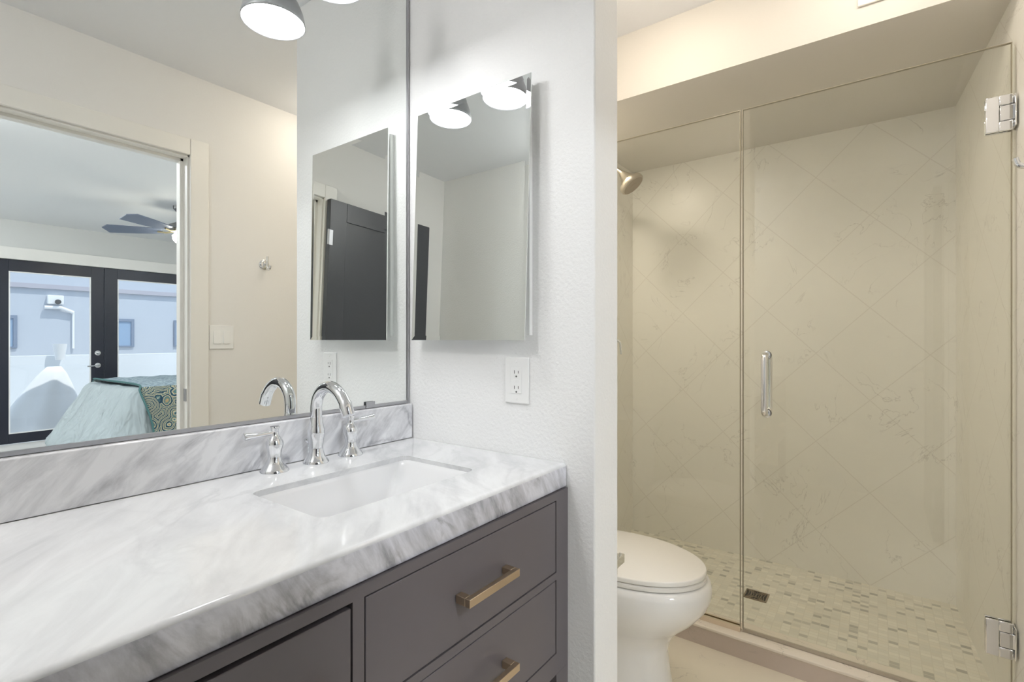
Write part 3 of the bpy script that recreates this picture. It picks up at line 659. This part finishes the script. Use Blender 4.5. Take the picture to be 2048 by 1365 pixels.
struct('wall_bedroom_right', box(B(), BX1, BX1 + 0.1, YBF - 0.1, YB0 + 0.1, 0, BC), M_bedwall, 'bedroom wall behind the head of the bed', 'wall')
F0, F1, FZ = 1.040, 3.004, 2.055
bm = B(); box(bm, BX0, F0, YBF - 0.12, YBF, 0, BC); box(bm, F1, BX1, YBF - 0.12, YBF, 0, BC); box(bm, F0, F1, YBF - 0.12, YBF, FZ, BC)
struct('wall_bedroom_far', bm, M_bedwall, 'pale grey far bedroom wall around the french doors, seen in the mirror', 'wall')
cs2 = thing('trim_2', (2.02, YBF, 0), 'wide white casing around the dark french doors, seen in the mirror', 'door trim', kind='structure')
obj('head_casing', box(B(), F0 - 0.12, F1 + 0.12, YBF + 0.0005, YBF + 0.022, FZ + 0.001, 2.188), M_trim, cs2, bevel=0.003)
for a in (F0 - 0.12, F1): obj('side_casing', box(B(), a, a + 0.12, YBF + 0.0005, YBF + 0.022, 0, FZ), M_trim, cs2, bevel=0.003)
def french(i, x0, x1, gx0, gx1, label, hw):
    t = thing(f'door_{i}', ((x0 + x1) / 2, YBF - 0.03, 0), label, 'french door', kind='structure')
    bm = B(); a, c = YBF - 0.060, YBF - 0.016
    box(bm, x0, gx0, a, c, 0.005, FZ - 0.004); box(bm, gx1, x1, a, c, 0.005, FZ - 0.004); box(bm, gx0, gx1, a, c, 1.925, FZ - 0.004); box(bm, gx0, gx1, a, c, 0.005, 0.112)
    obj('door_frame', bm, M_french, t, bevel=0.002)
    obj('glass_pane', box(B(), gx0, gx1, YBF - 0.041, YBF - 0.035, 0.112, 1.925), M_pane, t)
    bd = B()
    for (p, q, r_, s_) in ((gx0, gx0 + 0.012, 0.112, 1.925), (gx1 - 0.012, gx1, 0.112, 1.925), (gx0 + 0.012, gx1 - 0.012, 0.112, 0.124), (gx0 + 0.012, gx1 - 0.012, 1.913, 1.925)): box(bd, p, q, YBF - 0.034, YBF - 0.017, r_, s_)
    obj('glazing_bead', bd, M_plastic, t, label='thin pale glazing bead')
    if hw:
        x = 1.958
        for z in (0.997, 0.845): obj('deadbolt' if z > 0.9 else 'handle_rosette', lathe(B(), [(0.030, 0), (0.030, 0.008), (0.022, 0.014), (0.012, 0.018)], (x, YBF - 0.016, z), (0, 1, 0), 24), M_chrome, t, smooth=True)
        obj('lever_handle', tube(B(), [(x, YBF, 0.845), (x, YBF + 0.045, 0.845), (x - 0.02, YBF + 0.05, 0.845), (x - 0.115, YBF + 0.05, 0.838)], 0.008, 12), M_chrome, t, smooth=True, label='chrome lever handle')
french(2, F0 + 0.004, 2.0200, 1.176, 1.894, 'dark framed french door with lever handle, the leaf farther from the bed', True)
french(3, 2.0240, F1 - 0.004, 2.158, 2.868, 'dark framed french door behind the bed, without a lever handle', False)

# ceiling fan
fn = thing('ceiling_fan', (2.10, MYR(5.62), BC), 'dark bladed ceiling fan with lit globe, half behind the door jamb', 'ceiling fan')
FX, FYy = 2.075, MYR(5.62)
obj('canopy', lathe(B(), [(0.065, 0), (0.062, -0.03), (0.035, -0.06), (0.014, -0.065)], (FX, FYy, BC - 0.0005), seg=28), M_fanmetal, fn, smooth=True)
obj('downrod', tube(B(), [(FX, FYy, BC - 0.06), (FX, FYy, 2.32)], 0.012, 14), M_fanmetal, fn, smooth=True)
obj('motor', lathe(B(), [(0.03, 0.02), (0.06, 0.0), (0.10, -0.02), (0.105, -0.06), (0.08, -0.085), (0.05, -0.10)], (FX, FYy, 2.32), seg=32), M_fanmetal, fn, smooth=True)
obj('light_globe', lathe(B(), [(0.05, 0), (0.070, -0.02), (0.066, -0.055), (0.045, -0.085), (0.015, -0.098)], (FX, FYy, 2.215), seg=28), emit('fan globe glow', (1.0, 0.93, 0.78), L_FAN), fn, smooth=True, label='glowing white globe')
for k in range(5):
    a = math.radians(-140 - 72 * k); u = Vector((math.cos(a), math.sin(a), 0)); w = Vector((-u.y, u.x, 0)); o0 = Vector((FX, FYy, 2.235))
    bm = B(); ring0 = []
    outl = [(0.16, -0.045), (0.40, -0.062), (0.60, -0.070), (0.665, -0.02), (0.640, 0.070), (0.40, 0.062), (0.16, 0.045)]
    lo = [o0 + u * r_ + w * s_ + Vector((0, 0, -s_ * 0.32)) for r_, s_ in outl]
    loft(bm, [lo, [p + Vector((0, 0, 0.008)) for p in lo]])
    bl = obj('blade', bm, M_bladetop, fn)
    ar = B(); tube(ar, [o0 + u * 0.07, o0 + u * 0.13 + Vector((0, 0, -0.012)), o0 + u * 0.2 + Vector((0, 0, -0.006))], 0.009, 10)
    obj('blade_bracket', ar, plain('brass bracket', (0.6, 0.5, 0.3), 0.3, 1.0) if 'brass bracket' not in MATS else MATS['brass bracket'], bl)

# bed
Z_T = 0.745
def noisy(p, amp, sc): return noise.noise(Vector(p) * sc) * amp
bd = thing('bed', (2.4, MYR(5.7), 0), 'bed under a pale grey-blue comforter beside the french doors, seen in the mirror', 'bed')
rings = []
def bed_ring(z, t):   # t 0 at hem, 1 at top edge
    fl = (1 - t) ** 1.05 * (1 - 0.20 * max(0, 1 - t / 0.16) ** 1.5)
    x0 = 1.47 - 0.30 * fl; y0 = MYR(6.42 + 0.10 * fl); y1 = MYR(5.0 - 0.10 * fl)
    r = 0.14 + 0.05 * fl
    pts = rrect(x0, 3.7, y0, y1, r, z, 10); n = len(pts); out = []
    # subdivide the long sides
    full = []
    for i in range(n):
        a = Vector(pts[i]); c = Vector(pts[(i + 1) % n]); L = (c - a).length; m_ = max(1, int(L / 0.05)) if L > 0.2 else 1
        for k in range(m_): full.append(a.lerp(c, k / m_))
    cen = Vector((2.6, MYR(5.7), z))
    for i, p in enumerate(full):
        d_ = (p - cen); d_.z = 0; d_.normalize()
        s_ = p.x * 1.0 + p.y * 1.0
        w_ = (math.sin(s_ * 23 + 2.2 * math.sin(s_ * 5)) * 0.030 + noise.noise(Vector((p.x * 5, p.y * 5, z * 0.8))) * 0.05) * fl
        out.append(p + d_ * w_)
    return out
base_n = None; rings = []
for i in range(13):
    t = i / 12; z = 0.13 + (Z_T - 0.06 - 0.13) * t
    rr_ = bed_ring(z, t)
    if base_n is None: base_n = len(rr_)
    rings.append(rr_)
m_ = min(len(r_) for r_ in rings)
def resample(r_, n):
    L = [0.0]
    for i in range(len(r_)): L.append(L[-1] + (r_[(i + 1) % len(r_)] - r_[i]).length)
    out = []; j = 0
    for k in range(n):
        s_ = L[-1] * k / n
        while L[j + 1] < s_: j += 1
        f_ = (s_ - L[j]) / max(L[j + 1] - L[j], 1e-9); out.append(r_[j].lerp(r_[(j + 1) % len(r_)], f_))
    return out
rings = [resample(r_, 200) for r_ in rings]
top = rings[-1]; cen = sum(top, Vector()) / len(top)
for (sh_, dz) in ((0.985, 0.028), (0.955, 0.048), (0.90, 0.058), (0.5, 0.062)):
    rings.append([Vector((cen.x + (p.x - cen.x) * sh_, cen.y + (p.y - cen.y) * sh_ , p.z + dz + noisy((p.x, p.y, 3 + sh_), 0.012, 4.0))) for p in top])
obj('comforter', loft(B(), rings), M_comf, bd, smooth=True, angle=80)
obj('bed_frame', box(B(), 1.55, 3.7, MYR(6.36), MYR(5.06), 0.16, 0.34), M_dark, bd)
for (xx, yy) in ((1.58, MYR(6.30)), (1.58, MYR(5.12)), (3.6, MYR(6.30)), (3.6, MYR(5.12))):
    obj('leg', box(B(), xx, xx + 0.06, yy - 0.03, yy + 0.03, 0, 0.16), M_dark, bd)
# throw blanket over the foot of the bed
tb = thing('throw_blanket', (1.9, MYR(5.7), Z_T), 'teal and olive paisley throw laid across the foot of the bed', 'blanket')
pr = [(4.895, 0.26), (4.92, 0.36), (4.945, 0.48), (4.965, 0.60), (4.985, 0.69), (5.01, 0.735), (5.06, 0.762), (5.14, 0.774), (5.4, 0.778), (5.7, 0.779), (6.0, 0.778), (6.25, 0.774), (6.34, 0.762), (6.40, 0.735), (6.43, 0.69), (6.46, 0.60), (6.49, 0.4)]
bm = B(); NX = 24; grid = []
for i in range(NX + 1):
    row = []
    for j, (yy, zz) in enumerate(pr):
        x = 1.555 + 0.80 * i / NX + (0.02 * math.sin(j * 1.1) + (0.05 * (1 - j / 5) if j < 5 else 0)) * (1 - i / NX)
        wv_ = 0.010 * math.sin(x * 20 + j * 0.2) * (1 if j < 5 else 0.3)
        row.append(bm.verts.new((x, MYR(yy - wv_ - 0.006), zz + (0.004 * math.sin(x * 31 + j)))))
    grid.append(row)
for i in range(NX):
    for j in range(len(pr) - 1): bm.faces.new((grid[i][j], grid[i + 1][j], grid[i + 1][j + 1], grid[i][j + 1]))
edge_pts = [v.co.copy() for v in grid[0]]
to_ = obj('throw_cloth', bm, M_throw, tb, smooth=True, angle=80); sm = to_.modifiers.new('solid', 'SOLIDIFY'); sm.thickness = 0.012
obj('binding', tube(B(), spline(edge_pts, 3), 0.008, 8), M_binding, tb, smooth=True, label='dark teal edge binding')

# unseen bedroom lamps, added to brighten the bedroom and its ceiling
for (x, y, k) in ((0.2, -1.6, 'near the bathroom doorway'), (3.4, -1.8, 'above the head side of the bed near the bathroom'), (0.0, -4.2, 'at the window end left of the fan')):
    unseen_dome_light(x, y, BC, 0.16, (0.90, 0.95, 1.0), L_BED, f'unseen dome light added in the bedroom {k}')

# ------------------------------------------------------------------ outside
struct('ground', box(B(), -12, 16, -30, YBF - 0.12, -0.25, -0.12), M_ground, 'pale patio paving outside the french doors', 'ground')
pw = obj('patio_wall', box(B(), -6, 10, MYR(9.9), MYR(9.7), -0.12, 0.93), M_patiowall)
tag(pw, 'low white stucco patio wall outside the french doors', 'wall', kind='structure')
nb = thing('neighbour_building', (2, MYR(12.0), -0.12), 'pale blue stucco building across the patio with small windows', 'building')
YN = MYR(12.0)
obj('wall', box(B(), -6, 12, YN - 4, YN, -0.12, 4.2), M_stucco, nb)
obj('roof_band', box(B(), -6, 12, YN + 0.001, YN + 0.05, 2.07, 2.15), M_band, nb)
def ext_window(x0, x1, z0, z1):
    w = B(); t_ = 0.05
    box(w, x0, x1, YN + 0.001, YN + 0.03, z1 - t_, z1); box(w, x0, x1, YN + 0.001, YN + 0.03, z0, z0 + t_ * 0.5); box(w, x0, x0 + t_ * 0.6, YN + 0.001, YN + 0.03, z0 + t_ * 0.5, z1 - t_); box(w, x1 - t_, x1, YN + 0.001, YN + 0.03, z0 + t_ * 0.5, z1 - t_)
    o = obj('window', w, M_extframe, nb); obj('window_pane', box(B(), x0 + 0.02, x1 - 0.03, YN + 0.0005, YN + 0.01, z0 + 0.02, z1 - 0.03), M_extglass, o)
ext_window(1.15, 1.92, 1.02, 1.58); ext_window(2.98, 3.60, 1.02, 1.57); ext_window(4.30, 5.1, 1.02, 1.57)
fl = thing('security_light', (2.40, YN, 1.8), 'white security light with arm and conduit on the neighbouring wall', 'outdoor light')
obj('mount_box', box(B(), 2.30, 2.52, YN + 0.001, YN + 0.08, 1.80, 1.96), M_sheet, fl, bevel=0.01)
obj('lamp_head', lathe(B(), [(0.02, 0), (0.04, 0.03), (0.045, 0.06)], (2.42, YN + 0.08, 1.86), (0.2, 0.9, -0.4), 20), M_slot, fl, label='dark lamp lens')
obj('arm', tube(B(), [(2.26, YN + 0.06, 1.74), (2.48, YN + 0.06, 1.74), (2.66, YN + 0.04, 1.66)], 0.03, 12), M_sheet, fl)
obj('conduit', tube(B(), [(2.66, YN + 0.03, 1.66), (2.66, YN + 0.03, 1.0)], 0.018, 8), M_sheet, fl)
pl = B(); lathe(pl, [(0.050, 0.0), (0.080, 0.22), (0.083, 0.235), (0.076, 0.235), (0.070, 0.20)], (1.985, MYR(9.60), 0.865), seg=28)  # tapered cup stands in for an unclear white lamp reflection
po = obj('tapered_stand_in', pl, M_sheet, smooth=True, angle=40); tag(po, 'white tapered stand-in for an unclear bright reflection by the patio wall top', 'unclear shape')
# draped form standing in for an unclear white shape beyond the glass
rings = []
for i in range(12):
    t = i / 11; z = -0.12 + 0.92 * t; r0 = 0.42 * (1 - t) ** 0.8 + 0.07
    rings.append([(1.62 + 0.16 * t + r0 * math.cos(a) * (1 + 0.08 * math.sin(5 * a)), MYR(8.9) + r0 * 0.8 * math.sin(a) * (1 + 0.08 * math.sin(5 * a)), z) for a in [2 * math.pi * k / 40 for k in range(40)]])
co = obj('draped_stand_in', loft(B(), rings), M_sheet, smooth=True, angle=80); tag(co, 'white draped stand-in for an unclear pale shape behind the left french door', 'furniture cover')
